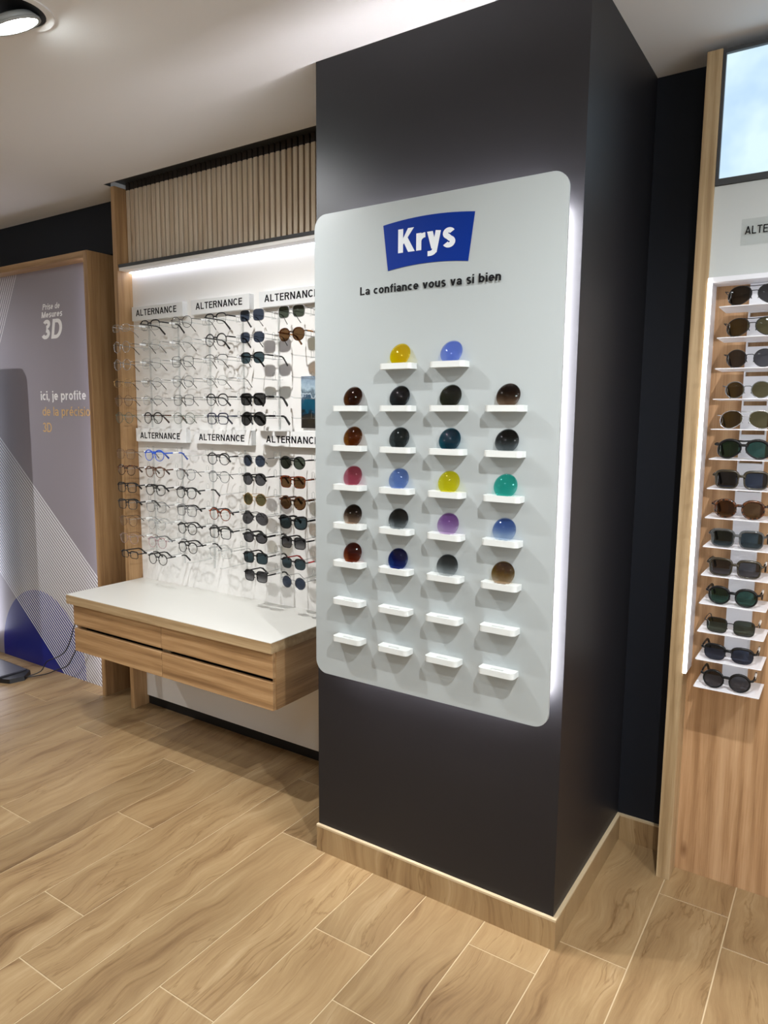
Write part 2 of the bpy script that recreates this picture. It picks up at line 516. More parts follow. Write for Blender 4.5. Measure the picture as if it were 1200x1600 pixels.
def thing(name, label, cat, loc=(0, 0, 0), group=None, rotz=0):
    o = bpy.data.objects.new(name, None)
    o.empty_display_size = 0.05
    COL.objects.link(o)
    o.location = loc
    o.rotation_euler = (0, 0, rotz)
    o['label'] = label
    o['category'] = cat
    if group: o['group'] = group
    return o


def org(parent):
    return parent.location if parent is not None else Vector((0, 0, 0))


def boxes(name, mat, parent, *bs, bevel=0.0, center=False):
    """one mesh of boxes given in WORLD coordinates, stored relative to the parent's origin"""
    bm = bmesh.new()
    o = org(parent)
    loc = Vector((0, 0, 0))
    if center:
        b = bs[0]; loc = Vector(((b[0] + b[1]) / 2, (b[2] + b[3]) / 2, (b[4] + b[5]) / 2)) - o
    for b in bs:
        q = o + loc
        box(bm, b[0] - q.x, b[1] - q.x, b[2] - q.y, b[3] - q.y, b[4] - q.z, b[5] - q.z, bevel)
    return put(name, mesh(bm, name, mat), parent, loc)


def struct(o):
    o['kind'] = 'structure'
    return o


# ---- lettering: a plain bold grotesque drawn from strokes (cap height 1, baseline 0)
def arc(cx, cy, rx, ry, a0, a1, n=14):
    return [(cx + rx * math.cos(math.radians(a0 + (a1 - a0) * i / n)), cy + ry * math.sin(math.radians(a0 + (a1 - a0) * i / n))) for i in range(n + 1)]


def glyph(ch, w):
    """(advance width, strokes, polygons); strokes are centre lines of width w"""
    h = w / 2
    X = 0.72                                                  # x-height
    d = w * 1.08
    bar = lambda x0, x1, y0, y1: [(x0, y0), (x1, y0), (x1, y1), (x0, y1)]
    if ch == ' ': return 0.26, [], []
    if ch == 'A': return 0.74, [], [[(0, 0), (d, 0), (0.37 + d * 0.5, 1), (0.37 - d * 0.5, 1)], [(0.74 - d, 0), (0.74, 0), (0.37 + d * 0.5, 1), (0.37 - d * 0.5, 1)], bar(0.18, 0.56, 0.22, 0.22 + w * 0.9)]
    if ch == 'L': return 0.54, [], [bar(0, w, 0, 1), bar(0, 0.54, 0, w * 0.95)]
    if ch == 'T': return 0.62, [], [bar(0.31 - h, 0.31 + h, 0, 1), bar(0, 0.62, 1 - w * 0.95, 1)]
    if ch == 'E': return 0.56, [], [bar(0, w, 0, 1), bar(0, 0.56, 0, w * 0.95), bar(0, 0.56, 1 - w * 0.95, 1), bar(0, 0.52, 0.45, 0.45 + w * 0.95)]
    if ch == 'N': return 0.68, [], [bar(0, w, 0, 1), bar(0.68 - w, 0.68, 0, 1), [(0, 1), (d, 1), (0.68, 0), (0.68 - d, 0)]]
    if ch == 'M': return 0.84, [], [bar(0, w, 0, 1), bar(0.84 - w, 0.84, 0, 1), [(0, 1), (d, 1), (0.42 + d * 0.5, 0), (0.42 - d * 0.5, 0)], [(0.84, 1), (0.84 - d, 1), (0.42 - d * 0.5, 0), (0.42 + d * 0.5, 0)]]
    if ch == 'K': return 0.70, [], [bar(0, w, 0, 1), [(w, 0.34), (w, 0.34 + d * 1.15), (0.66 - d * 1.1, 1), (0.66, 1)], [(0.20, 0.50), (0.20 + d * 0.75, 0.50 + d * 0.75), (0.70, 0), (0.70 - d * 1.2, 0)]]
    if ch in 'RP':
        st = [[(w, 1 - h)] + arc(0.38, 0.735, 0.27 - h, 0.265 - h, 90, -90) + [(w, 0.47 + h)]]
        return (0.67 if ch == 'R' else 0.65), st, [bar(0, w, 0, 1)] + ([[(0.30, 0.50), (0.30 + d, 0.52), (0.67, 0), (0.67 - d, 0)]] if ch == 'R' else [])
    if ch == 'D': return 0.70, [[(w, 1 - h)] + arc(0.32, 0.5, 0.38 - h, 0.5 - h, 90, -90, 20) + [(w, h)]], [bar(0, w, 0, 1)]
    if ch == 'C': return 0.70, [arc(0.36, 0.5, 0.36 - h, 0.5 - h, 42, 318, 26)], []
    if ch == '3': return 0.58, [arc(0.28, 0.755, 0.26 - h, 0.245 - h, 160, -90, 16), arc(0.28, 0.27, 0.29 - h, 0.27 - h, 90, -160, 18)], []
    if ch == 'i': return w, [], [bar(0, w, 0, X), bar(0, w, 0.84, 1.0)]
    if ch == 'j': return w, [[(h, X), (h, -0.06)] + arc(h - 0.12, -0.06, 0.12, 0.13, 0, -90, 6)], [bar(0, w, 0.84, 1.0)]
    if ch == 'l': return w, [], [bar(0, w, 0, 1)]
    if ch == ',': return w, [], [bar(0, w, 0, w), [(0, 0), (w, 0), (w * 0.45, -0.18), (0, -0.18)]]
    if ch == 'r': return 0.38, [arc(0.36, 0.36, 0.36 - h, X - h - 0.36, 178, 88, 10)], [bar(0, w, 0, X)]
    if ch == 'n': return 0.54, [[(h, 0.30)] + arc(0.27, 0.42, 0.27 - h, X - h - 0.42, 180, 0, 14) + [(0.54 - h, 0)]], [bar(0, w, 0, X)]
    if ch == 'u': return 0.54, [[(h, X)] + arc(0.27, 0.30, 0.27 - h, 0.30 - h, 180, 360, 14) + [(0.54 - h, X)]], [bar(0.54 - w, 0.54, 0, X)]
    if ch == 'o': return 0.58, [arc(0.29, X / 2, 0.29 - h, X / 2 - h + 0.005, 0, 360, 28)], []
    if ch == 'c': return 0.52, [arc(0.29, X / 2, 0.29 - h, X / 2 - h, 48, 312, 22)], []
    if ch in 'eé':
        return 0.56, [[(0.06, X / 2)] + [(0.56 - h, X / 2)] + arc(0.28, X / 2, 0.28 - h, X / 2 - h, 0, 318, 24)], ([[(0.22, 0.80), (0.22 + w, 0.80), (0.30 + w * 1.3, 1.02), (0.30, 1.02)]] if ch == 'é' else [])
    if ch == 'a': return 0.53, [arc(0.25, X - h - 0.17, 0.25 - h + 0.02, 0.17, 160, 0, 10) + [(0.53 - h, 0)], arc(0.25, 0.21, 0.25 - h, 0.215 - h * 0.9, 0, 360, 22)], []
    if ch in 'bpd':
        x = h if ch != 'd' else 0.58 - h
        return 0.58, [arc(0.29, X / 2, 0.29 - h, X / 2 - h, 0, 360, 26)], [bar(x - h, x + h, -0.26 if ch == 'p' else 0, X if ch == 'p' else 1)]
    if ch == 's': return 0.50, [arc(0.25, X * 0.74, 0.24 - h, X * 0.26 - h * 0.55, 25, 250, 14) + arc(0.25, X * 0.26, 0.25 - h, X * 0.27 - h * 0.55, 70, -155, 14)], []
    if ch == 'v': return 0.56, [], [[(0, X), (d, X), (0.28 + d * 0.5, 0), (0.28 - d * 0.5, 0)], [(0.56 - d, X), (0.56, X), (0.28 + d * 0.5, 0), (0.28 - d * 0.5, 0)]]
    if ch == 'y': return 0.56, [[(0.56 - d * 0.5, X), (0.30, -0.10)] + arc(0.13, -0.06, 0.17, 0.13, -20, -95, 6) + [(0.03, -0.19)]], [[(0, X), (d, X), (0.28 + d * 0.55, 0), (0.28 - d * 0.45, 0)]]
    if ch == 'f': return 0.36, [[(0.16, 0), (0.16, 0.74)] + arc(0.16 + 0.17, 0.74, 0.17, 1 - h - 0.74, 180, 95, 8)], [bar(0, 0.35, X - w * 0.9, X)]
    if ch == 't': return 0.36, [[(0.15, 0.92), (0.15, 0.20)] + arc(0.15 + 0.15, 0.20, 0.15, 0.20 - h, 180, 275, 8)], [bar(0, 0.35, X - w * 0.9, X)]
    raise KeyError(ch)


def ribbon(pts, w):
    """quads along a centre line, mitred at the corners"""
    P = [Vector((p[0], p[1])) for p in pts]
    P = [p for i, p in enumerate(P) if i == 0 or (p - P[i - 1]).length > 1e-5]
    loop = (P[0] - P[-1]).length < 1e-4
    if loop: P = P[:-1]
    k = len(P); L_, R_ = [], []
    for i in range(k):
        a = P[i - 1] if (loop or i) else None
        b = P[(i + 1) % k] if (loop or i < k - 1) else None
        d0 = (P[i] - a).normalized() if a is not None else None
        d1 = (b - P[i]).normalized() if b is not None else None
        d0 = d0 or d1; d1 = d1 or d0
        n0 = Vector((-d0.y, d0.x)); n1 = Vector((-d1.y, d1.x))
        m = n0 + n1
        m = m / max(m.dot(n0), 0.35)
        L_.append(P[i] + m * w / 2); R_.append(P[i] - m * w / 2)
    return [[R_[i], R_[(i + 1) % k], L_[(i + 1) % k], L_[i]] for i in range(k if loop else k - 1)]


def text_part(txt, mat, parent, x0, x1, zb, cap, y, w=0.18, slant=0.0, gap=0.11, name='lettering', depth=0.0003):
    """raised print: baseline height zb, cap height cap, stretched to x0..x1, on a plane of constant y facing -y"""
    polys, x = [], 0.0
    for ch in txt:
        adv, st, pg = glyph(ch, w)
        for q_ in [r_ for s_ in st for r_ in ribbon(s_, w)] + pg:
            polys.append([(x + p[0], p[1]) for p in q_])
        x += adv + gap
    tot = x - gap
    q = org(parent)
    bm = bmesh.new()
    for pl in polys:
        A = [(x0 + (px_ / tot) * (x1 - x0) + slant * pz_ * cap, zb + pz_ * cap) for px_, pz_ in pl]
        ar = sum(A[i][0] * A[(i + 1) % len(A)][1] - A[(i + 1) % len(A)][0] * A[i][1] for i in range(len(A)))
        if ar < 0: A.reverse()
        yy = y - depth - len(bm.faces) * 1.2e-5 - q.y          # strokes lie on one another like layers of paint
        bm.faces.new([bm.verts.new((a_ - q.x, yy, b_ - q.z)) for a_, b_ in A])
    return put(name, mesh(bm, name, mat), parent)


# ------------------------------------------------------------------ room shell
XL, XR, YF, YB = -5.6, 3.2, -4.6, 0.66
PW, PD = 0.849, 0.66           # pillar width, depth

floor = struct(boxes('floor', M['grout'], None, (XL, XR, YF, YB, -0.06, -0.0015)))
# plank tiles 20 x 120 cm, long side along y; joint position of every strip as in the photograph
TP, TLEN, J = 0.2035, 1.2, 0.0035
joint = {-5: 0.0, -4: -0.717, -3: -0.316, -2: -0.497, -1: -0.12, 0: 0.037, 1: 0.42, 2: 0.275, -6: -0.868, -7: -0.668, -8: -0.25, -9: 0.134,
         -10: -0.477, -11: 0.33, -12: 0.112, -13: -0.36, -14: 0.42, -15: 0.208}
full = None
for k in range(-22, 11):
    x0 = -0.003 + TP * k
    j0 = joint.get(k, random.uniform(-0.6, 0.6))
    y = j0 - 4 * TLEN
    while y < YB:
        a, b = max(y, -3.4), min(y + TLEN, YB)
        if b - a > 0.03:
            if b - a > TLEN - 1e-4:
                if full is None:
                    bm = bmesh.new(); box(bm, -(TP - J) / 2, (TP - J) / 2, -(TLEN - J) / 2, (TLEN - J) / 2, -0.009, 0, 0.0006); full = mesh(bm, 'tile', M['tile'])
                me = full
            else:
                bm = bmesh.new(); box(bm, -(TP - J) / 2, (TP - J) / 2, -(b - a - J) / 2, (b - a - J) / 2, -0.009, 0, 0.0006); me = mesh(bm, 'tile', M['tile'])
            put('tile', me, floor, (x0 + TP / 2, (a + b) / 2, 0))
        y += TLEN

# ceiling with an open slot above the slatted display wall
CB = H + 0.12
ceil = struct(boxes('ceiling', M['ceiling'], None,
                    (XL, XR, YF, 0.372, H, CB), (XL, -2.4165, 0.372, YB, H, CB), (-PW + 0.0, XR, 0.372, YB, H, CB)))
struct(boxes('wall_back', M['navy_wall'], None, (XL, -2.686, 0.556, 0.72, 0, H), (-2.686, -2.416, 0.556, 0.72, 2.318, H), (-2.686, -2.416, 0.641, 0.72, 0, 2.318)))
struct(boxes('wall_back_right', M['navy_wall'], None, (-0.02, XR, PD, 0.74, 0, H)))
struct(boxes('wall_left', M['wall_white'], None, (XL - 0.1, XL, YF, 0.72, 0, H)))
struct(boxes('wall_right', M['wall_white'], None, (XR, XR + 0.1, YF, 0.72, 0, H)))
struct(boxes('wall_front', M['wall_white'], None, (XL, XR, YF - 0.1, YF, 0, H)))
fill_win = struct(boxes('added_window_1', M['dark_metal'], None, *[(XR - 0.05, XR, y - 0.03, y + 0.03, 0.12, 2.42) for y in (-4.1, -3.0, -1.9, -0.8)], (XR - 0.05, XR, -4.1, -0.8, 0.12, 0.18), (XR - 0.05, XR, -4.1, -0.8, 2.36, 2.42)))  # unseen frame, added around the fill light pane
boxes('fill_light_pane', M['fill_light'], fill_win, (XR - 0.02, XR - 0.01, -4.07, -0.83, 0.18, 2.36))  # glowing pane added to brighten the ceiling and room
struct(boxes('wall_pillar', M['pillar'], None, (-PW, 0, 0, PD, 0, H)))
# tile skirting with a pale edge strip on top
BH = 0.0945


def skirting(name, *bs):
    o = struct(boxes(name, M['tile'], None, *bs))
    top = [(b[0], b[1], b[2], b[3], BH - 0.006, BH) for b in bs]
    boxes('edge_strip', M['grout'], o, *[(b[0] - 0.0006, b[1] + 0.0006, b[2] - 0.0006, b[3] + 0.0006, b[4], b[5] + 0.0005) for b in top])
    return o


skirting('baseboard_front', (-PW - 0.002, 0.0105, -0.0105, 0, 0, BH))
skirting('baseboard_side', (0, 0.0105, 0, PD - 0.0105, 0, BH))
skirting('baseboard_right', (0.0, 0.172, PD - 0.0105, PD, 0, BH))

# ------------------------------------------------------------------ ceiling spots
ZL = 2.548
for i, ((sx, sy), aim, watt, cone) in enumerate(SPOTS):
    lab = ['round recessed ceiling spot with grey tilted head before the slatted display wall', 'ceiling spot before the lens board and sunglasses unit',
           'ceiling spot farther out from the pillar corner', 'ceiling spot farther out from the drawer counter', 'ceiling spot before the grey poster box',
           'ceiling spot before the far end of the sunglasses unit', 'ceiling spot in the middle of the shop near the poster', 'ceiling spot nearest the front wall',
           'ceiling spot in the middle of the shop near the sunglasses'][i]
    t = thing('ceiling_spot', lab, 'ceiling lamp', (sx, sy, H), 'recessed ceiling spots')
    a = Vector(aim).normalized()
    bm = bmesh.new(); ring(bm, (0, 0, -0.004), (0, 0, 1), 0.100, 0.080, 0.004); put('trim_ring', mesh(bm, 'trim_ring', M['ceiling']), t)
    bm = bmesh.new(); cyl(bm, (0, 0, 0.0), (0, 0, -1), 0.0795, 0.0795, 0.0015); put('recess', mesh(bm, 'recess', M['black']), t)
    c = Vector((0, 0, -0.033))
    bm = bmesh.new(); cyl(bm, c - a * 0.017, a, 0.055, 0.070, 0.017); ring(bm, c, a, 0.070, 0.062, 0.006); put('lamp_head', mesh(bm, 'lamp_head', M['lamp_body']), t)
    bm = bmesh.new(); cyl(bm, c, a, 0.0615, 0.0615, 0.003); put('lamp_glass', mesh(bm, 'lamp_glass', M['lamp']), t)
    ld = bpy.data.lights.new('spot_light', 'SPOT')
    ld.energy = watt; ld.spot_size = math.radians(cone); ld.spot_blend = 1.0; ld.shadow_soft_size = 0.018
    ld.color = (0.98, 0.985, 1.0)
    lo = bpy.data.objects.new('spot_light', ld); COL.objects.link(lo); lo.parent = t
    lo.location = c + a * 0.02
    lo.rotation_euler = a.to_track_quat('-Z', 'Y').to_euler()

# ------------------------------------------------------------------ display wall (left of the pillar)
DW = thing('eyewear_display_wall', 'white display wall with slatted oak header and oak side panel behind drawer counter', 'display wall', (-1.6, 0.49, 0))
boxes('side_panel', M['oak_v'], DW, (-2.416, -2.388, 0.408, 0.72, 0, H - 0.001), bevel=0.0008)
boxes('back_panel', M['white_lam'], DW, (-2.388, -PW - 0.001, 0.490, 0.510, 0.05, 2.20))
boxes('plinth', M['black'], DW, (-2.388, -PW - 0.001, 0.500, 0.512, 0, 0.05))
boxes('header_board', M['oak_v'], DW, (-2.388, -PW - 0.001, 0.492, 0.505, 2.20, 2.64))
boxes('gap_cover', M['dark_metal'], DW, (-2.416, -PW - 0.001, 0.372, 0.492, 2.598, 2.61))
boxes('gap_liner', M['dark_metal'], DW, (-2.4165, -2.412, 0.372, 0.408, H - 0.0005, 2.598), (-2.412, -PW - 0.001, 0.372, 0.376, H - 0.0005, 2.598))
boxes('header_edge', M['dark_metal'], DW, (-2.388, -PW - 0.001, 0.414, 0.492, 2.200, 2.214))
boxes('light_cove', M['white_lam'], DW, (-2.388, -PW - 0.001, 0.418, 0.470, 2.186, 2.200))
boxes('led_strip', M['led'], DW, (-2.386, -PW - 0.002, 0.474, 0.488, 2.184, 2.196))
# slats: 22 mm battens
bm = bmesh.new(); box(bm, -0.0105, 0.0105, -0.011, 0.011, -0.174, 0.174, 0.001); sl = mesh(bm, 'slat', M['slat'])
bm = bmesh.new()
x = -2.374
while x < -PW - 0.012:
    put('slat', sl, DW, Vector((x, 0.481, 2.389)) - DW.location)
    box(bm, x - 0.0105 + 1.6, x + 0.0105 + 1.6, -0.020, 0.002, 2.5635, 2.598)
    x += 0.0306
put('painted_shade_tops', mesh(bm, 'painted_shade_tops', M['slat_shade']), DW)['kind'] = 'stuff'  # dark boxes stand in for the unlit tops of the slats
# signs
for zi, (z0, z1) in enumerate(((1.954, 2.020), (1.376, 1.440))):
    for k in range(3):
        x0 = -2.361 + 0.416 * k; x1 = x0 + 0.360
        row = ('upper', 'lower')[zi]
        pos = ('nearest the oak side panel', 'in the middle', 'partly hidden by the lens board')[k]
        s = thing('brand_sign', f'white sign block with black capitals, {row} row, {pos}', 'sign', ((x0 + x1) / 2, 0.49, z0), 'brand signs on the display wall')
        boxes('sign_block', M['sign'], s, (x0, x1, 0.4605, 0.490, z0, z1), bevel=0.001)
        if zi:
            boxes('paper_strip', M['paper'], s, (x0, x1 - 0.002, 0.4597, 0.4605, z0, z1))
        h = 0.0295
        zz = z0 + (0.0215 if not zi else 0.0155)
        text_part('ALTERNANCE', M['ink'], s, x0 + 0.031, x0 + 0.320, zz, h, 0.4604 if not zi else 0.4596, w=0.17)
pc = thing('lake_picture', 'narrow picture of a snowy lake landscape hung on the white display wall', 'picture', (-1.2, 0.49, 1.455))
boxes('picture_board', M['paper'], pc, (-1.318, -1.06, 0.4805, 0.490, 1.4555, 1.667))
boxes('print_sheet', M['lake'], pc, (-1.318, -1.06, 0.4795, 0.4805, 1.4555, 1.667))

# ------------------------------------------------------------------ drawer counter
UC = thing('drawer_counter', 'wall-hung oak drawer counter with white top under the glasses display', 'counter', (-1.75, 0.06, 0.41))
ux0, ux1 = -2.386, -1.117
boxes('worktop', M['worktop'], UC, (ux0, ux1, 0.058, 0.4895, 0.6765, 0.6785))
boxes('top_edge', M['oak_edge_h'], UC, (ux0, ux1, 0.0575, 0.4895, 0.6355, 0.6765), bevel=0.0006)
boxes('end_panel', M['oak_y'], UC, (ux1 - 0.021, ux1 - 0.002, 0.088, 0.4895, 0.412, 0.6355))
boxes('end_panel', M['oak_y'], UC, (ux0 + 0.035, ux0 + 0.054, 0.088, 0.4895, 0.412, 0.6355))
boxes('carcass', M['black'], UC, (ux0 + 0.054, ux1 - 0.021, 0.12, 0.4895, 0.43, 0.6355))
boxes('underside', M['oak_h'], UC, (ux0 + 0.054, ux1 - 0.021, 0.09, 0.4895, 0.414, 0.43))
for nm, z0, z1 in (('upper', 0.537, 0.6345), ('lower', 0.412, 0.520)):
    for k, (a, b) in enumerate(((ux0 + 0.034, -1.7445), (-1.7415, ux1 - 0.0045))):
        boxes('drawer', M['oak_h'], UC, (a, b, 0.070, 0.088, z0, z1), bevel=0.001, center=True)
boxes('drawer_rail', M['oak_edge_h'], UC, (-1.765, -1.72, 0.095, 0.12, 0.515, 0.545))

# ------------------------------------------------------------------ poster box on the far left
PB = thing('poster_box', 'tall oak-framed poster box with a grey print standing by the navy wall', 'poster', (-3.26, 0.5, 0))
px0, px1 = -3.86, -2.652
boxes('frame_side', M['oak_v'], PB, (px1 - 0.033, px1, 0.430, 0.640, 0, 2.3165), bevel=0.0008)
boxes('frame_side', M['oak_v'], PB, (px0 - 0.033, px0, 0.430, 0.556, 0, 2.3165), bevel=0.0008)
boxes('frame_top', M['oak_h'], PB, (px0, px1 - 0.033, 0.430, 0.556, 2.2835, 2.3165), bevel=0.0008)
bm = bmesh.new(); q = PB.location
box(bm, px0, px1 - 0.033, 0.500, 0.520, 0.0, 2.2835)
pr = put('print_panel', mesh(bm, 'print_panel', M['print']), PB, -q)
boxes('led_strip', M['led_poster'], PB, (px1 - 0.0355, px1 - 0.0335, 0.446, 0.464, 0.02, 2.26))
boxes('led_strip', M['led_poster_left'], PB, (px0 + 0.001, px0 + 0.006, 0.440, 0.496, 0.13, 2.26))
ty = 0.4998
text_part('Prise de', M['print_white'], PB, -3.172, -3.010, 2.071, 0.031, ty, 0.17, 0.22, 0.09)
text_part('Mesures', M['print_white'], PB, -3.186, -2.990, 2.029, 0.032, ty, 0.19, 0.22, 0.08)
text_part('3', M['print_white'], PB, -3.196, -3.118, 1.914, 0.104, ty, 0.19, 0.22)
text_part('D', M['print_white'], PB, -3.103, -3.010, 1.914, 0.104, ty, 0.19, 0.22)
text_part('ici, je profite', M['print_white'], PB, -3.233, -2.812, 1.583, 0.050, ty, 0.17, 0, 0.10)
text_part('de la précision', M['gold'], PB, -3.224, -2.742, 1.497, 0.049, ty, 0.12, 0, 0.12)
text_part('3', M['gold'], PB, -3.229, -3.193, 1.406, 0.052, ty, 0.13)
text_part('D', M['gold'], PB, -3.186, -3.143, 1.406, 0.052, ty, 0.13)

# measuring totem: base plate in view, its upright screen stands beyond the frame
MT = thing('measuring_totem', 'low dark totem base with grey top plate on the tiles before the poster', 'measuring device', (-3.6, 0.3, 0))
bm = bmesh.new()
lp = [(-3.95, 0.19), (-3.36, 0.19), (-3.25, 0.235), (-3.232, 0.31), (-3.30, 0.385), (-3.95, 0.40)]
q = MT.location
prism(bm, [lp], lambda p: (p[0] - q.x, p[1] - q.y, 0), lambda p: (q.x * 0 + (p[0] + 3.6) * 0.985, p[1] - q.y, 0.024))
put('base', mesh(bm, 'base', M['base_black']), MT)
boxes('top_plate', M['base_grey'], MT, (-3.94, -3.318, 0.215, 0.372, 0.024, 0.034), bevel=0.002)
boxes('pole', M['base_black'], MT, (-3.86, -3.80, 0.27, 0.33, 0.034, 0.5))
bm = bmesh.new()
prism(bm, [rrect(-4.06, -3.47, 0.42, 1.885, 0.04)], lambda p: (p[0] - q.x, 0.285 - q.y, p[1]), lambda p: (p[0] - q.x, 0.32 - q.y, p[1]))
put('screen', mesh(bm, 'screen', M['base_black']), MT)
cb = thing('power_cable', 'two thin black cables running from the totem base up behind the drawer counter', 'cable', (-3.1, 0.45, 0))
for k, pts in enumerate(([(-3.25, 0.34, 0.012), (-3.22, 0.40, 0.03), (-3.2, 0.43, 0.085), (-3.10, 0.44, 0.13), (-3.02, 0.44, 0.185), (-2.965, 0.44, 0.27), (-2.93, 0.44, 0.34), (-2.82, 0.43, 0.45), (-2.62, 0.40, 0.5), (-2.44, 0.38, 0.5), (-2.36, 0.36, 0.5)],
                         [(-3.25, 0.325, 0.010), (-3.18, 0.40, 0.02), (-3.1, 0.42, 0.055), (-3.0, 0.43, 0.10), (-2.94, 0.43, 0.17), (-2.85, 0.42, 0.27), (-2.7, 0.40, 0.38), (-2.5, 0.38, 0.46), (-2.36, 0.34, 0.49)])):
    sm = []
    P = [Vector(p) for p in pts]
    for i in range(len(P) - 1):
        a, b, c, d = P[max(i - 1, 0)], P[i], P[i + 1], P[min(i + 2, len(P) - 1)]
        for s in range(4):
            u = s / 4
            sm.append(0.5 * ((2 * b) + (c - a) * u + (2 * a - 5 * b + 4 * c - d) * u * u + (3 * b - a - 3 * c + d) * u ** 3))
    sm.append(P[-1])
    bm = bmesh.new(); tube(bm, [p - cb.location for p in sm], 0.0032, 6); put('cable', mesh(bm, 'cable', M['base_black']), cb)

# ------------------------------------------------------------------ lens board on the pillar
LB = thing('lens_display_board', 'backlit white rounded board with small shelves fixed to the charcoal pillar', 'display board', (-0.415, -0.05, 0.67))
q = LB.location
bx0, bx1, bz0, bz1 = -0.813, -0.019, 0.671, 2.105
bm = bmesh.new()
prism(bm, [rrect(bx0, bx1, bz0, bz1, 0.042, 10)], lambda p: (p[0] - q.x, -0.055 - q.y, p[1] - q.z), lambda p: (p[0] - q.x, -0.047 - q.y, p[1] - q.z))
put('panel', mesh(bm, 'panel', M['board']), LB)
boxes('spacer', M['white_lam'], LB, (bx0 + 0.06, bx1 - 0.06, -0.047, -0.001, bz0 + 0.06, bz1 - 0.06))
for b in ((bx1 - 0.044, bx1 - 0.036, bz0 + 0.07, bz1 - 0.07), (bx0 + 0.05, bx0 + 0.058, bz0 + 0.07, bz1 - 0.07)):
    boxes('led_strip', M['led_halo' if b[0] > -0.4 else 'led_halo_left'], LB, (b[0], b[1], -0.036, -0.018, b[2], b[3]))
for b in ((bz0 + 0.05, bz0 + 0.058), (bz1 - 0.058, bz1 - 0.05)):
    boxes('led_strip', M['led_halo_soft'], LB, (bx0 + 0.07, bx1 - 0.07, -0.036, -0.018, b[0], b[1]))
# brand badge: blue panel with bowed top and bottom
bl = thing('brand_badge', 'blue bowed badge with pale lettering at the top of the white board', 'sign', (-0.416, -0.055, 1.917))
qb = bl.location
N_ = 14
topc = [(-0.272 + (-0.561 + 0.272) * i / N_, 2.041 + 0.002 * i / N_ + 0.010 * 4 * (i / N_) * (1 - i / N_)) for i in range(N_ + 1)]
botc = [(-0.544 + (-0.289 + 0.544) * i / N_, 1.917 + 0.009 * 4 * (i / N_) * (1 - i / N_)) for i in range(N_ + 1)]
bm = bmesh.new()
prism(bm, [botc + topc], lambda p: (p[0] - qb.x, -0.0566 - qb.y, p[1] - qb.z), lambda p: (p[0] - qb.x, -0.0550 - qb.y, p[1] - qb.z))
put('badge_plate', mesh(bm, 'badge_plate', M['blue']), bl)
text_part('Krys', M['logo_white'], bl, -0.510, -0.328, 1.9615, 0.064, -0.0567, 0.21, 0, 0.06)
tg = thing('slogan_lettering', 'bold black slogan lettering under the blue badge on the white board', 'lettering', (-0.416, -0.055, 1.857))
text_part('La confiance vous va si bien', M['ink'], tg, -0.642, -0.190, 1.857, 0.0235, -0.0551, 0.19, 0, 0.085)

# shelves: 105 x 37 mm, rounded front corners, a groove that holds the lens
cx = [-0.6675, -0.4975, -0.3320, -0.1610]
rz = [1.638, 1.519, 1.400, 1.281, 1.162, 1.043, 0.922, 0.801]      # underside heights
SH_W, SH_D, SH_T, GR = 0.107, 0.0375, 0.0165, 0.005


def shelf_mesh():
    bm = bmesh.new()
    o = rrect(-SH_W / 2, SH_W / 2, -SH_D, 0, 0.013, 6, 'ad')
    g = [(-0.019, -0.0285), (0.019, -0.0285), (0.019, -0.0195), (-0.019, -0.0195)]
    prism(bm, [o], lambda p: (p[0], p[1], 0), lambda p: (p[0], p[1], SH_T - GR))
    bm2 = bmesh.new()
    prism(bm2, [o, g], lambda p: (p[0], p[1], SH_T - GR), lambda p: (p[0], p[1], SH_T))
    me2 = bpy.data.meshes.new('t'); bm2.to_mesh(me2); bm2.free(); bm.from_mesh(me2); bpy.data.meshes.remove(me2)
    bmesh.ops.recalc_face_normals(bm, faces=bm.faces[:])
    return mesh(bm, 'shelf', M['shelf'])


shm = shelf_mesh()
for r in range(8):
    for c in range(4):
        if r == 0 and c in (0, 3): continue
        put('shelf', shm, LB, Vector((cx[c], -0.055, rz[r])) - LB.location)

# sample lenses
LENS = {
    (0, 1): ('bright yellow', (0.93, 0.72, 0.0), None), (0, 2): ('pale periwinkle blue', (0.40, 0.50, 0.93), None),
    (1, 0): ('dark brown', (0.12, 0.035, 0.006), None), (1, 1): ('smoky black', (0.035, 0.042, 0.05), None),
    (1, 2): ('blackish green', (0.03, 0.035, 0.012), None), (1, 3): ('graded brown', (0.05, 0.02, 0.008), (0.50, 0.36, 0.26)),
    (2, 0): ('amber brown', (0.27, 0.09, 0.008), None), (2, 1): ('plain mid grey', (0.10, 0.12, 0.125), None),
    (2, 2): ('petrol blue', (0.005, 0.13, 0.19), None), (2, 3): ('graded black', (0.03, 0.034, 0.036), (0.40, 0.43, 0.45)),
    (3, 0): ('rose pink', (0.62, 0.22, 0.29), None), (3, 1): ('light sky blue', (0.36, 0.47, 0.76), None),
    (3, 2): ('lemon yellow', (0.86, 0.80, 0.07), None), (3, 3): ('turquoise', (0.12, 0.63, 0.56), None),
    (4, 0): ('graded chestnut', (0.055, 0.025, 0.012), (0.70, 0.55, 0.45)), (4, 1): ('graded charcoal', (0.02, 0.022, 0.024), (0.55, 0.58, 0.60)),
    (4, 2): ('lilac', (0.48, 0.29, 0.58), (0.75, 0.62, 0.80)), (4, 3): ('graded soft blue', (0.22, 0.33, 0.62), (0.75, 0.82, 0.90)),
    (5, 0): ('deep red-brown', (0.20, 0.025, 0.006), (0.35, 0.09, 0.02)), (5, 1): ('royal blue', (0.008, 0.03, 0.20), (0.02, 0.09, 0.36)),
    (5, 2): ('graded silver grey', (0.14, 0.15, 0.155), (0.75, 0.77, 0.78)), (5, 3): ('graded olive gold', (0.22, 0.12, 0.008), (0.72, 0.60, 0.50)),
}
R_L, CURV, TH = 0.0335, 0.070, 0.0022
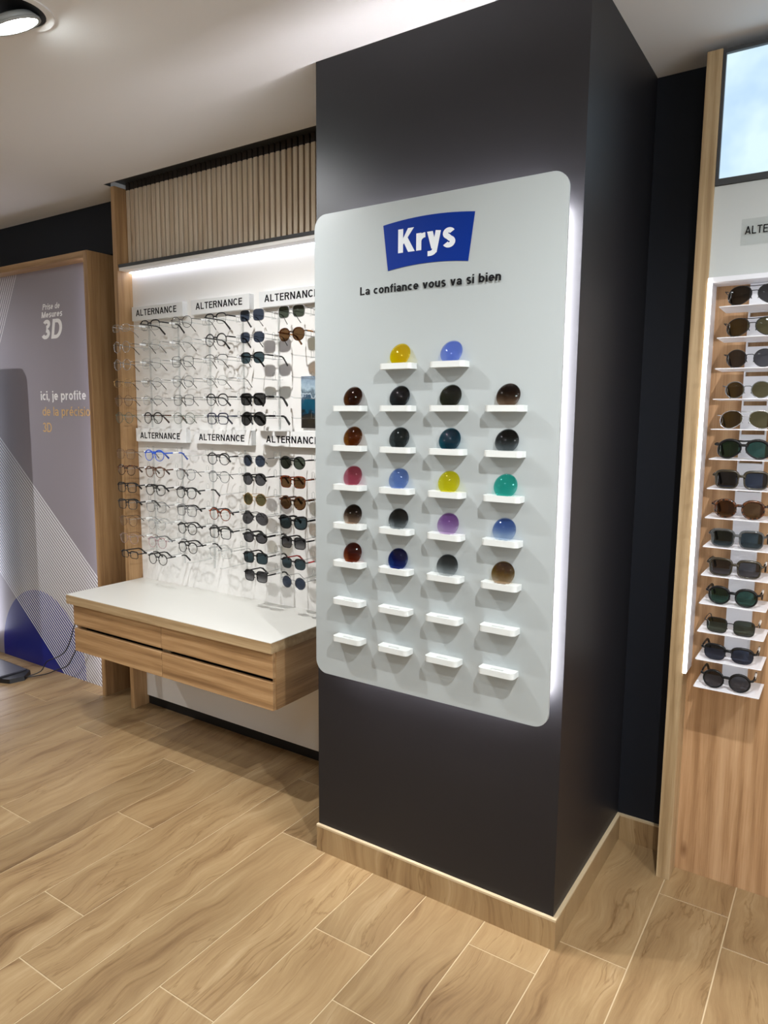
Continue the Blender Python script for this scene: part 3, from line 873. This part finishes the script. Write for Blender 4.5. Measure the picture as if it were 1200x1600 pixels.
ROWN = ['top', 'second', 'third', 'fourth', 'fifth', 'sixth']
COLN = ['column nearest the drawer counter', 'second column from the drawer counter', 'third column from the drawer counter', 'column nearest the pillar corner']


def lens_mesh(mat):
    bm = bmesh.new()
    nr, na = 7, 40
    F, B = [], []
    for side, lst in ((0, F), (1, B)):
        for i in range(nr + 1):
            r = R_L * i / nr
            sag = CURV - math.sqrt(CURV ** 2 - r * r)
            y = sag + side * TH
            if i == 0: lst.append([bm.verts.new((0, y, 0))])
            else: lst.append([bm.verts.new((r * math.cos(2 * PI * j / na), y, r * math.sin(2 * PI * j / na))) for j in range(na)])
        for i in range(nr):
            for j in range(na):
                k = (j + 1) % na
                if i == 0: f = bm.faces.new((lst[0][0], lst[1][j], lst[1][k]))
                else: f = bm.faces.new((lst[i][j], lst[i + 1][j], lst[i + 1][k], lst[i][k]))
                f.smooth = True
    for j in range(na):
        k = (j + 1) % na
        bm.faces.new((F[nr][j], F[nr][k], B[nr][k], B[nr][j]))
    bmesh.ops.recalc_face_normals(bm, faces=bm.faces[:])
    return mesh(bm, 'sample_lens', mat)


for (r, c), (nm, top, bot) in LENS.items():
    sq = lambda t: tuple(math.sqrt(v) for v in t) + (1,)          # two faces are crossed on the way through
    mat = tinted('lens ' + nm, sq(top), sq(bot) if bot else None, -0.026, 0.014)
    o = put('sample_lens', lens_mesh(mat))
    lean = math.radians(19)
    o.rotation_euler = (-lean, 0, 0)
    zb = rz[r] + SH_T - GR + 0.0008
    yb = -0.055 - 0.0255
    o.location = (cx[c] + (0.007 if c == 0 else 0.003), yb - 0.0045 + R_L * math.sin(lean), zb + R_L * math.cos(lean) + 0.0008)
    o['label'] = f'{nm} round sample lens, {ROWN[r]} shelf row, {COLN[c]}'
    o['category'] = 'lens'
    o['group'] = 'round tinted lenses on the white board'

# ------------------------------------------------------------------ right display unit
RU = thing('sunglasses_display_unit', 'oak display unit with lit profile, white shelves and lightbox right of the pillar', 'display unit', (0.7, 0.6, 0))
rx0, rx1 = 0.2135, 1.25
boxes('side_panel', M['oak_edge'], RU, (0.172, rx0, 0.503, PD - 0.001, 0, 2.541), bevel=0.0006)
boxes('side_panel', M['oak_edge'], RU, (rx1, rx1 + 0.0415, 0.503, PD - 0.001, 0, 2.541), bevel=0.0006)
boxes('back_board', M['oak_warm'], RU, (rx0, rx1, 0.590, 0.610, 0, 1.915))
boxes('top_panel', M['gray_panel'], RU, (rx0, rx1, 0.512, 0.60, 1.916, 2.171))
boxes('niche_top', M['white_metal'], RU, (rx0, rx1, 0.502, 0.590, 1.901, 1.915))
boxes('led_profile', M['led_warm'], RU, (rx0 + 0.0003, rx0 + 0.010, 0.500, 0.512, 0.710, 1.912))
boxes('profile_rim', M['white_metal'], RU, (rx0 + 0.0003, rx0 + 0.011, 0.512, 0.590, 0.710, 1.901))
boxes('led_profile', M['led_warm'], RU, (rx1 - 0.011, rx1 - 0.0003, 0.500, 0.512, 0.710, 1.912))
# rail with a slot under every shelf
shz = [0.699 + 0.08631 * k for k in range(14)]
rb = []
edges = [0.68] + [z - 0.012 for z in shz[1:]] + [1.905]
for k in range(14):
    lo = edges[k] if k == 0 else shz[k] - 0.004
    hi = (shz[k + 1] - 0.017) if k < 13 else 1.900
    rb.append((0.3216, 0.3844, 0.574, 0.5895, lo if k else 0.690, hi))
rb.append((0.3175, 0.3215, 0.574, 0.5895, 0.69, 1.9)); rb.append((0.3845, 0.3885, 0.574, 0.5895, 0.69, 1.9))
boxes('shelf_rail', M['white_metal'], RU, *rb)
bm = bmesh.new()
prism(bm, [rrect(-0.0895, 0.0895, 0, 0.139, 0.004, 3, 'ad')], lambda p: (p[0], p[1], -0.0022), lambda p: (p[0], p[1], 0))
rsm = mesh(bm, 'shelf', M['white_metal'])
for z in shz:
    put('shelf', rsm, RU, Vector((0.347, 0.435, z)) - RU.location)
bxf = thing('sky_lightbox', 'backlit picture of pale blue sky in a dark frame above the sunglasses', 'lightbox', (0.7, 0.52, 2.172))
boxes('frame', M['dark_metal'], bxf, (rx0 + 0.001, 0.2225, 0.506, 0.60, 2.172, 2.538), (rx1 - 0.01, rx1 - 0.001, 0.506, 0.60, 2.172, 2.538), (0.2225, rx1 - 0.01, 0.506, 0.60, 2.172, 2.190), (0.2225, rx1 - 0.01, 0.506, 0.60, 2.528, 2.538))
boxes('picture', M['sky'], bxf, (0.2225, rx1 - 0.01, 0.519, 0.59, 2.190, 2.528))
rs = thing('brand_sign', 'clear sheet sign with small black capitals on the grey panel under the lightbox', 'sign', (0.37, 0.512, 1.997))
boxes('clear_sheet', M['clear_sheet'], rs, (0.292, 0.470, 0.509, 0.512, 1.997, 2.069))
text_part('ALTERNANCE', M['ink'], rs, 0.3015, 0.4575, 2.0265, 0.022, 0.5088, 0.15)

# ------------------------------------------------------------------ eyewear
FM = {
    'black': plain('black acetate', srgb(14, 14, 15), 0.3, spec=0.3), 'thin_black': plain('black metal', srgb(34, 34, 36), 0.35, 0.3),
    'grey': plain('grey metal', srgb(120, 122, 124), 0.3, 0.6), 'silver': plain('silver metal', srgb(190, 190, 192), 0.25, 0.8),
    'gold': plain('gold metal', srgb(186, 150, 96), 0.25, 0.8), 'clear': acrylic('clear frame plastic', (0.80, 0.80, 0.79, 1), 0.22),
    'pink': acrylic('pink clear plastic', (0.80, 0.62, 0.64, 1), 0.15), 'brown': plain('brown metal', srgb(104, 74, 54), 0.35, 0.3),
    'tort': tortoise('dark tortoise', srgb(26, 16, 10), srgb(92, 50, 22)), 'tort_red': tortoise('red tortoise', srgb(60, 18, 10), srgb(150, 66, 26)),
    'amber': tortoise('amber tortoise', srgb(110, 62, 20), srgb(206, 138, 62)), 'blue': plain('bright blue acetate', srgb(24, 82, 196), 0.3),
    'navy': plain('navy acetate', srgb(30, 36, 58), 0.3), 'green': plain('grey green metal', srgb(86, 96, 82), 0.35, 0.3),
    'olive': plain('olive acetate', srgb(48, 42, 30), 0.25), 'smoke': acrylic('smoke plastic', (0.34, 0.36, 0.37, 1), 0.07),
    'red': plain('red acetate', srgb(186, 30, 24), 0.3),
}
LM = {
    'demo': acrylic('demo lens', (0.95, 0.96, 0.96, 1), 0.015),
    'navy': tinted('navy sun lens', (0.050, 0.065, 0.100, 1)), 'green': tinted('green sun lens', (0.070, 0.085, 0.065, 1)),
    'black': tinted('black sun lens', (0.050, 0.050, 0.050, 1)), 'grey': tinted('grey sun lens', (0.100, 0.100, 0.110, 1)),
    'brown': tinted('brown sun lens', (0.130, 0.070, 0.030, 1)), 'olive': tinted('olive sun lens', (0.130, 0.115, 0.055, 1)),
    'teal': tinted('blue green sun lens', (0.050, 0.080, 0.095, 1)), 'bottle': tinted('bottle green sun lens', (0.040, 0.110, 0.090, 1)),
    'greygrad': tinted('graded grey sun lens', (0.050, 0.050, 0.055, 1), (0.200, 0.200, 0.210, 1), -0.018, 0.01),
}


def outline(shape, w, h, n=26):
    """closed lens outline for the wearer-right lens as seen from the front (+x = outer side)"""
    pts = []
    for i in range(n):
        a = 2 * PI * i / n
        c, s = math.cos(a), math.sin(a)
        e = {'round': 2.0, 'panto': 2.3, 'square': 3.6, 'rect': 3.8, 'aviator': 2.2, 'cat': 2.6, 'club': 2.9, 'oval': 2.2}[shape]
        x = math.copysign(abs(c) ** (2 / e), c) * w / 2
        z = math.copysign(abs(s) ** (2 / e), s) * h / 2
        t = z / (h / 2)
        if shape == 'panto': x *= 1 - 0.10 * max(0, -t) ** 1.5
        if shape == 'square': x *= 1 + 0.04 * t
        if shape == 'club': x *= 1 - 0.08 * max(0, -t)
        if shape == 'aviator':
            x += -0.10 * w * t * 0.5 - 0.02 * w
            if x > 0: z += 0.0
            else: z *= 1 - 0.28 * (-x / (w / 2)) * (1 if t < 0 else 0.15)
        if shape == 'cat' and t > 0: z += 0.16 * h * max(0, x / (w / 2)); 
        if shape == 'cat': x *= 1 + 0.05 * t
        pts.append((x, z))
    return pts


DIM = {'round': (0.053, 0.050), 'panto': (0.054, 0.048), 'square': (0.055, 0.045), 'rect': (0.055, 0.033), 'aviator': (0.060, 0.052),
       'cat': (0.058, 0.048), 'club': (0.055, 0.043), 'oval': (0.054, 0.040)}
cache = {}


def pair_parts(shape, thick, fmat, lens, scale):
    key = (shape, thick, fmat, lens, scale)
    if key in cache: return cache[key]
    w, h = DIM[shape]; w *= scale; h *= scale
    gap = 0.018 if thick < 0.002 else 0.016
    cxl = (w + gap) / 2
    hw = cxl + w / 2 + 0.007
    ol = outline(shape, w, h)
    bm = bmesh.new()
    for sgn in (-1, 1):
        P3 = [(sgn * (cxl + x), 0.0012 + 0.9 * (cxl + x) ** 2, z) for x, z in ol]
        if sgn < 0: P3.reverse()
        rad = thick
        if shape == 'club' or thick > 0.0018:
            rad = [thick * (1.35 if z > 0.2 * h else (0.8 if shape != 'club' else 0.3)) for (_, _, z) in P3]
        tube(bm, P3, rad, 6, True)
        # end piece and hinge
        ex = cxl + w / 2
        tube(bm, [(sgn * (ex - 0.002), 0.9 * ex * ex, h * 0.22), (sgn * hw, 0.9 * hw * hw + 0.001, h * 0.25), (sgn * hw, 0.9 * hw * hw + 0.008, h * 0.25)], max(thick * 1.15, 0.0012), 6)
        # nose pads
        tube(bm, [(sgn * (gap / 2 + 0.001), 0.004, -0.004), (sgn * (gap / 2 - 0.001), 0.007, -0.010)], 0.0012, 5)
    br = gap / 2 + 0.003
    zt = h * 0.16
    tube(bm, [(-br, 0.0012, zt - 0.001), (-br * 0.5, 0.0, zt + 0.003), (br * 0.5, 0.0, zt + 0.003), (br, 0.0012, zt - 0.001)], max(thick * (1.05 if thick < 0.002 else 1.5), 0.0011), 6)
    if shape == 'aviator':
        tube(bm, [(-cxl * 0.7, 0.001, h * 0.47), (0, 0.0, h * 0.44), (cxl * 0.7, 0.001, h * 0.47)], max(thick * 0.9, 0.001), 6)
    front = mesh(bm, 'frame_front', FM[fmat])
    lm = []
    for sgn in (-1, 1):
        bm = bmesh.new()
        cen = bm.verts.new((sgn * cxl, 0.9 * cxl * cxl - 0.0012, 0))
        rg = [bm.verts.new((sgn * (cxl + x), 0.0014 + 0.9 * (cxl + x) ** 2, z)) for x, z in ol]
        md = [bm.verts.new((sgn * (cxl + x * 0.55), 0.9 * (cxl + x * 0.55) ** 2 - 0.0002, z * 0.55)) for x, z in ol]
        k = len(rg)
        for j in range(k):
            for f in ((cen, md[j], md[(j + 1) % k]), (md[j], rg[j], rg[(j + 1) % k], md[(j + 1) % k])):
                bm.faces.new(f if sgn > 0 else tuple(reversed(f))).smooth = True
        lm.append(mesh(bm, 'lens', LM[lens]))
    cache[key] = (front, lm, hw, h)
    return cache[key]


tcache = {}


def temple_mesh(sgn, hw, h, thick, mat, ln):
    key = (sgn, round(hw, 4), round(h, 4), thick, mat, ln)
    if key in tcache: return tcache[key]
    y0 = 0.9 * hw * hw + 0.007
    z = h * 0.25
    bm = bmesh.new()
    tr = max(thick * 1.0, 0.0012)
    pts = [(sgn * hw, y0, z), (sgn * (hw + 0.001), y0 + ln * 0.35, z), (sgn * hw, y0 + ln * 0.68, z - 0.001), (sgn * (hw - 0.002), y0 + ln * 0.78, z - 0.006), (sgn * (hw - 0.005), y0 + ln, z - 0.034)]
    tube(bm, pts, [tr, tr, tr, tr * 1.3, tr * 1.5], 6, False, (0.7, 1.5) if thick > 0.0018 else (1, 1))
    tcache[key] = mesh(bm, 'temple', FM[mat])
    return tcache[key]


tagm = None


def eyewear(name, label, cat_group, loc, shape, thick, fmat, lens, tmat=None, scale=1.0, ln=0.132, tag=1, rotz=0.0, two_tags=False):
    global tagm
    front, lm, hw, h = pair_parts(shape, thick, fmat, lens, scale)
    t = thing(name, label, 'glasses', loc, cat_group, rotz)
    put('frame_front', front, t)
    for m_ in lm: put('lens', m_, t)
    for sgn in (-1, 1):
        put('temple', temple_mesh(sgn, hw, h, thick, tmat or fmat, ln), t)
    if tag:
        if tagm is None:
            bm = bmesh.new(); box(bm, -0.0026, 0.0026, -0.017, 0.017, -0.0042, 0.0042, 0.0012); tagm = mesh(bm, 'price_tag', M['paper'])
        for sg in ((1, -1) if two_tags else (1,)):
            put('price_tag', tagm, t, (sg * (hw + 0.0008), 0.9 * hw * hw + 0.007 + ln * 0.42, h * 0.25))
    return t


T1, T2, T3 = 0.0012, 0.0021, 0.0030
ordn = ['first', 'second', 'third', 'fourth', 'fifth', 'sixth', 'seventh']
GX = [-2.268, -2.0625, -1.8555, -1.648, -1.442, -1.235]
# (description, kind, shape, thickness, frame, lens, temple)
o_, s_ = 'eyeglasses', 'sunglasses'
UP = [
    [('clear frameless-looking glasses', o_, 'rect', T1, 'clear', 'demo', 'silver'), ('black browline glasses', o_, 'club', T2, 'black', 'demo', 'thin_black'), ('thin dark grey glasses', o_, 'panto', T1, 'thin_black', 'demo', 'thin_black'), ('black half-rim glasses', o_, 'club', T2, 'black', 'demo', 'thin_black'), ('navy-lensed square sunglasses', s_, 'square', T1, 'silver', 'navy', 'thin_black'), ('green-lensed square sunglasses', s_, 'square', T1, 'silver', 'green', 'thin_black')],
    [('thin silver round glasses', o_, 'round', T1, 'silver', 'demo', 'thin_black'), ('pale clear-rimmed glasses', o_, 'panto', T1, 'clear', 'demo', 'thin_black'), ('pale grey-rimmed glasses', o_, 'panto', T1, 'clear', 'demo', 'thin_black'), ('black round glasses', o_, 'round', T2, 'thin_black', 'demo', 'black'), ('navy-lensed rectangular sunglasses', s_, 'club', T1, 'silver', 'navy', 'black'), ('brown tortoiseshell sunglasses', s_, 'panto', T2, 'tort', 'brown', 'amber')],
    [('fine silver round glasses', o_, 'round', T1, 'silver', 'demo', 'thin_black'), ('clear square glasses', o_, 'square', T1, 'clear', 'demo', 'thin_black'), ('thin dark square glasses', o_, 'square', T1, 'thin_black', 'demo', 'black'), ('dark half-rim glasses', o_, 'club', T1, 'thin_black', 'demo', 'black'), ('browline sunglasses with blue lenses', s_, 'club', T2, 'black', 'teal', 'black'), None],
    [('pale gold rimless glasses', o_, 'oval', T1, 'gold', 'demo', 'thin_black'), ('silver oval glasses', o_, 'oval', T1, 'silver', 'demo', 'thin_black'), ('thin grey panto glasses', o_, 'panto', T1, 'grey', 'demo', 'black'), ('nearly invisible rimless glasses', o_, 'oval', T1, 'clear', 'demo', 'black'), None, None],
    [('dark thin round glasses', o_, 'round', T1, 'brown', 'demo', 'thin_black'), ('pale oval glasses', o_, 'oval', T1, 'silver', 'demo', 'thin_black'), ('thin grey square glasses', o_, 'square', T1, 'thin_black', 'demo', 'black'), ('dark rounded glasses', o_, 'panto', T2, 'thin_black', 'demo', 'black'), ('thick black square sunglasses', s_, 'square', T3, 'black', 'black', 'black'), None],
    [('grey-green round glasses', o_, 'round', T1, 'green', 'demo', 'green'), ('dark tortoiseshell glasses', o_, 'panto', T2, 'black', 'demo', 'tort'), ('thin green-grey glasses', o_, 'panto', T1, 'green', 'demo', 'green'), ('dark navy square glasses', o_, 'square', T2, 'navy', 'demo', 'navy'), ('black double-bridge sunglasses', s_, 'aviator', T3, 'black', 'black', 'black'), None],
]
LO = [
    [('thin brown square glasses', o_, 'square', T1, 'brown', 'demo', 'brown'), ('bright blue panto glasses', o_, 'panto', T2, 'blue', 'demo', 'blue'), None, ('black panto glasses', o_, 'panto', T2, 'thin_black', 'demo', 'black'), ('navy-lensed round sunglasses', s_, 'panto', T1, 'silver', 'navy', 'thin_black'), ('round green-lensed sunglasses', s_, 'panto', T2, 'black', 'green', 'black')],
    [('dark tortoiseshell round glasses', o_, 'panto', T2, 'tort', 'demo', 'tort'), ('mid brown glasses', o_, 'panto', T2, 'brown', 'demo', 'tort'), ('slim grey panto glasses', o_, 'panto', T1, 'grey', 'demo', 'thin_black'), ('slim grey rounded glasses', o_, 'panto', T1, 'grey', 'demo', 'thin_black'), ('charcoal panto sunglasses', s_, 'panto', T2, 'black', 'grey', 'black'), ('red-brown tortoiseshell sunglasses', s_, 'square', T2, 'tort_red', 'brown', 'tort_red')],
    [('black square glasses', o_, 'square', T2, 'black', 'demo', 'black'), ('black panto glasses with thick arms', o_, 'panto', T2, 'black', 'demo', 'black'), ('black round-eyed glasses', o_, 'panto', T2, 'black', 'demo', 'black'), None, ('gold round sunglasses', s_, 'round', T1, 'gold', 'olive', 'gold'), ('large dark tortoiseshell sunglasses', s_, 'round', T3, 'tort', 'brown', 'tort')],
    [('dark square glasses', o_, 'square', T2, 'thin_black', 'demo', 'black'), ('slim grey square glasses', o_, 'square', T1, 'grey', 'demo', 'thin_black'), ('dark grey square glasses', o_, 'square', T2, 'grey', 'demo', 'black'), ('amber tortoiseshell glasses', o_, 'panto', T2, 'tort_red', 'demo', 'thin_black'), ('grey pilot sunglasses', s_, 'aviator', T1, 'thin_black', 'grey', 'thin_black'), ('black cat-eye sunglasses', s_, 'cat', T3, 'black', 'teal', 'black')],
    [('dark thin panto glasses', o_, 'panto', T1, 'brown', 'demo', 'thin_black'), ('blush clear plastic glasses', o_, 'panto', T2, 'clear', 'demo', 'clear'), ('black panto glasses', o_, 'panto', T2, 'black', 'demo', 'black'), ('black squared glasses', o_, 'square', T2, 'black', 'demo', 'black'), ('small black oval sunglasses', s_, 'oval', T3, 'black', 'grey', 'black'), ('black sunglasses with thick arms', s_, 'square', T2, 'black', 'greygrad', 'black')],
    [('rose gold panto glasses', o_, 'panto', T1, 'pink', 'demo', 'brown'), ('mauve clear glasses', o_, 'panto', T2, 'pink', 'demo', 'grey'), ('black keyhole glasses', o_, 'panto', T2, 'black', 'demo', 'black'), ('transparent plastic glasses', o_, 'square', T2, 'clear', 'demo', 'clear'), ('dark green squared sunglasses', s_, 'square', T2, 'black', 'teal', 'black'), ('black sunglasses with a red arm', s_, 'club', T2, 'black', 'teal', 'red')],
    [('narrow black rectangular glasses', o_, 'rect', T2, 'black', 'demo', 'black'), ('thick black round glasses', o_, 'round', T2, 'black', 'demo', 'black'), None, None, ('black square sunglasses', s_, 'square', T2, 'black', 'greygrad', 'black'), ('clear sunglasses with round navy lenses', s_, 'round', T1, 'silver', 'navy', 'silver')],
]
UZ = [1.902, 1.816, 1.735, 1.650, 1.570, 1.491]
LZ = [1.321, 1.245, 1.162, 1.082, 1.001, 0.916, 0.838]
GY = 0.322
# arms of the rods (one bar with a small loop, shared)
bm = bmesh.new()
tube(bm, [(0, 0.143, 0.0), (0, 0.012, 0.0), (0, -0.002, 0.004)], 0.0024, 6)
tube(bm, [(-0.007, 0.128, 0.0), (-0.007, 0.128, 0.022), (-0.003, 0.128, 0.028), (0.003, 0.128, 0.028), (0.007, 0.128, 0.022), (0.007, 0.128, 0.0), (-0.007, 0.128, 0.0)], 0.0013, 5)
tube(bm, [(-0.03, 0.150, 0.0), (0.03, 0.150, 0.0)], 0.0016, 5)
armm = mesh(bm, 'arm', M['clear'])
for blk, rows, ZZ in (('upper', UP, UZ), ('lower', LO, LZ)):
    for c in range(6):
        ztop = ZZ[0] + 0.032; zbot = ZZ[-1] - 0.045
        rod = thing('acrylic_rod', f'clear acrylic glasses rod, {ordn[c]} from the oak side panel, {blk} block', 'rod', (GX[c], 0.478, zbot), 'clear glasses rods on the display wall')
        bm = bmesh.new(); box(bm, -0.0016, 0.0016, 0.002, 0.0118, 0, ztop - zbot, 0.0004); put('upright', mesh(bm, 'upright', M['clear']), rod)
        for r in range(len(rows)):
            put('arm', armm, rod, Vector((GX[c], GY + 0.003, ZZ[r] + 0.0045)) - rod.location)
            e = rows[r][c]
            if e is None: continue
            desc, nm, shape, th, fm, lens, tm = e
            lab = f'{desc}, {ordn[r]} down on {ordn[c]} {blk} rod from the oak panel'
            hh = DIM[shape][1]
            eyewear(nm, lab, f'glasses on the {blk} rods', (GX[c], GY, ZZ[r] + 0.0), shape, th, fm, lens, tm, rotz=math.radians(random.uniform(-3, 3)))

RG = [  # bottom shelf first
    ('round black sunglasses', 'round', T3, 'black', 'grey', 'black', 1.04), ('browline sunglasses with blue-grey lenses', 'club', T3, 'black', 'navy', 'black', 1.06),
    ('thin black square sunglasses', 'square', T1, 'thin_black', 'green', 'thin_black', 1.0), ('black panto sunglasses with green lenses', 'panto', T3, 'black', 'bottle', 'black', 1.04),
    ('dark olive flat-top sunglasses', 'square', T3, 'olive', 'grey', 'black', 1.07), ('smoky grey squared sunglasses', 'square', T3, 'smoke', 'teal', 'black', 1.08),
    ('brown tortoiseshell panto sunglasses', 'panto', T3, 'tort', 'brown', 'tort', 1.05), ('olive square sunglasses with blue lenses', 'square', T3, 'olive', 'navy', 'black', 1.08),
    ('thick black pilot sunglasses', 'aviator', T3, 'black', 'bottle', 'black', 1.0), ('silver pilot sunglasses with olive lenses', 'aviator', T1, 'silver', 'olive', 'thin_black', 0.98),
    ('small thin round sunglasses', 'round', T1, 'grey', 'olive', 'thin_black', 0.93), ('thin black round sunglasses with grey lenses', 'round', T1, 'thin_black', 'grey', 'thin_black', 0.98),
    ('thin pilot sunglasses with green-brown lenses', 'aviator', T1, 'thin_black', 'olive', 'thin_black', 0.96), ('dark grey pilot sunglasses', 'aviator', T1, 'thin_black', 'black', 'thin_black', 1.0),
]
up_names = ['lowest', 'second-lowest', 'third-lowest', 'fourth-lowest', 'fifth-lowest', 'sixth-lowest', 'seventh-lowest', 'seventh', 'sixth', 'fifth', 'fourth', 'third', 'second', 'topmost']
for k, (desc, shape, th, fm, lens, tm, sc) in enumerate(RG):
    hh = DIM[shape][1] * sc
    zc = shz[k] + hh / 2 + th * 1.1 + 0.0003
    suffix = f'on the {up_names[k]} white shelf' if k < 7 or k == 13 else f'on the {up_names[k]} white shelf from the top'
    eyewear('sunglasses', f'{desc} {suffix}', 'sunglasses on the white shelves', (0.346, 0.4455, zc), shape, th, fm, lens, tm, sc, ln=0.118, tag=1)
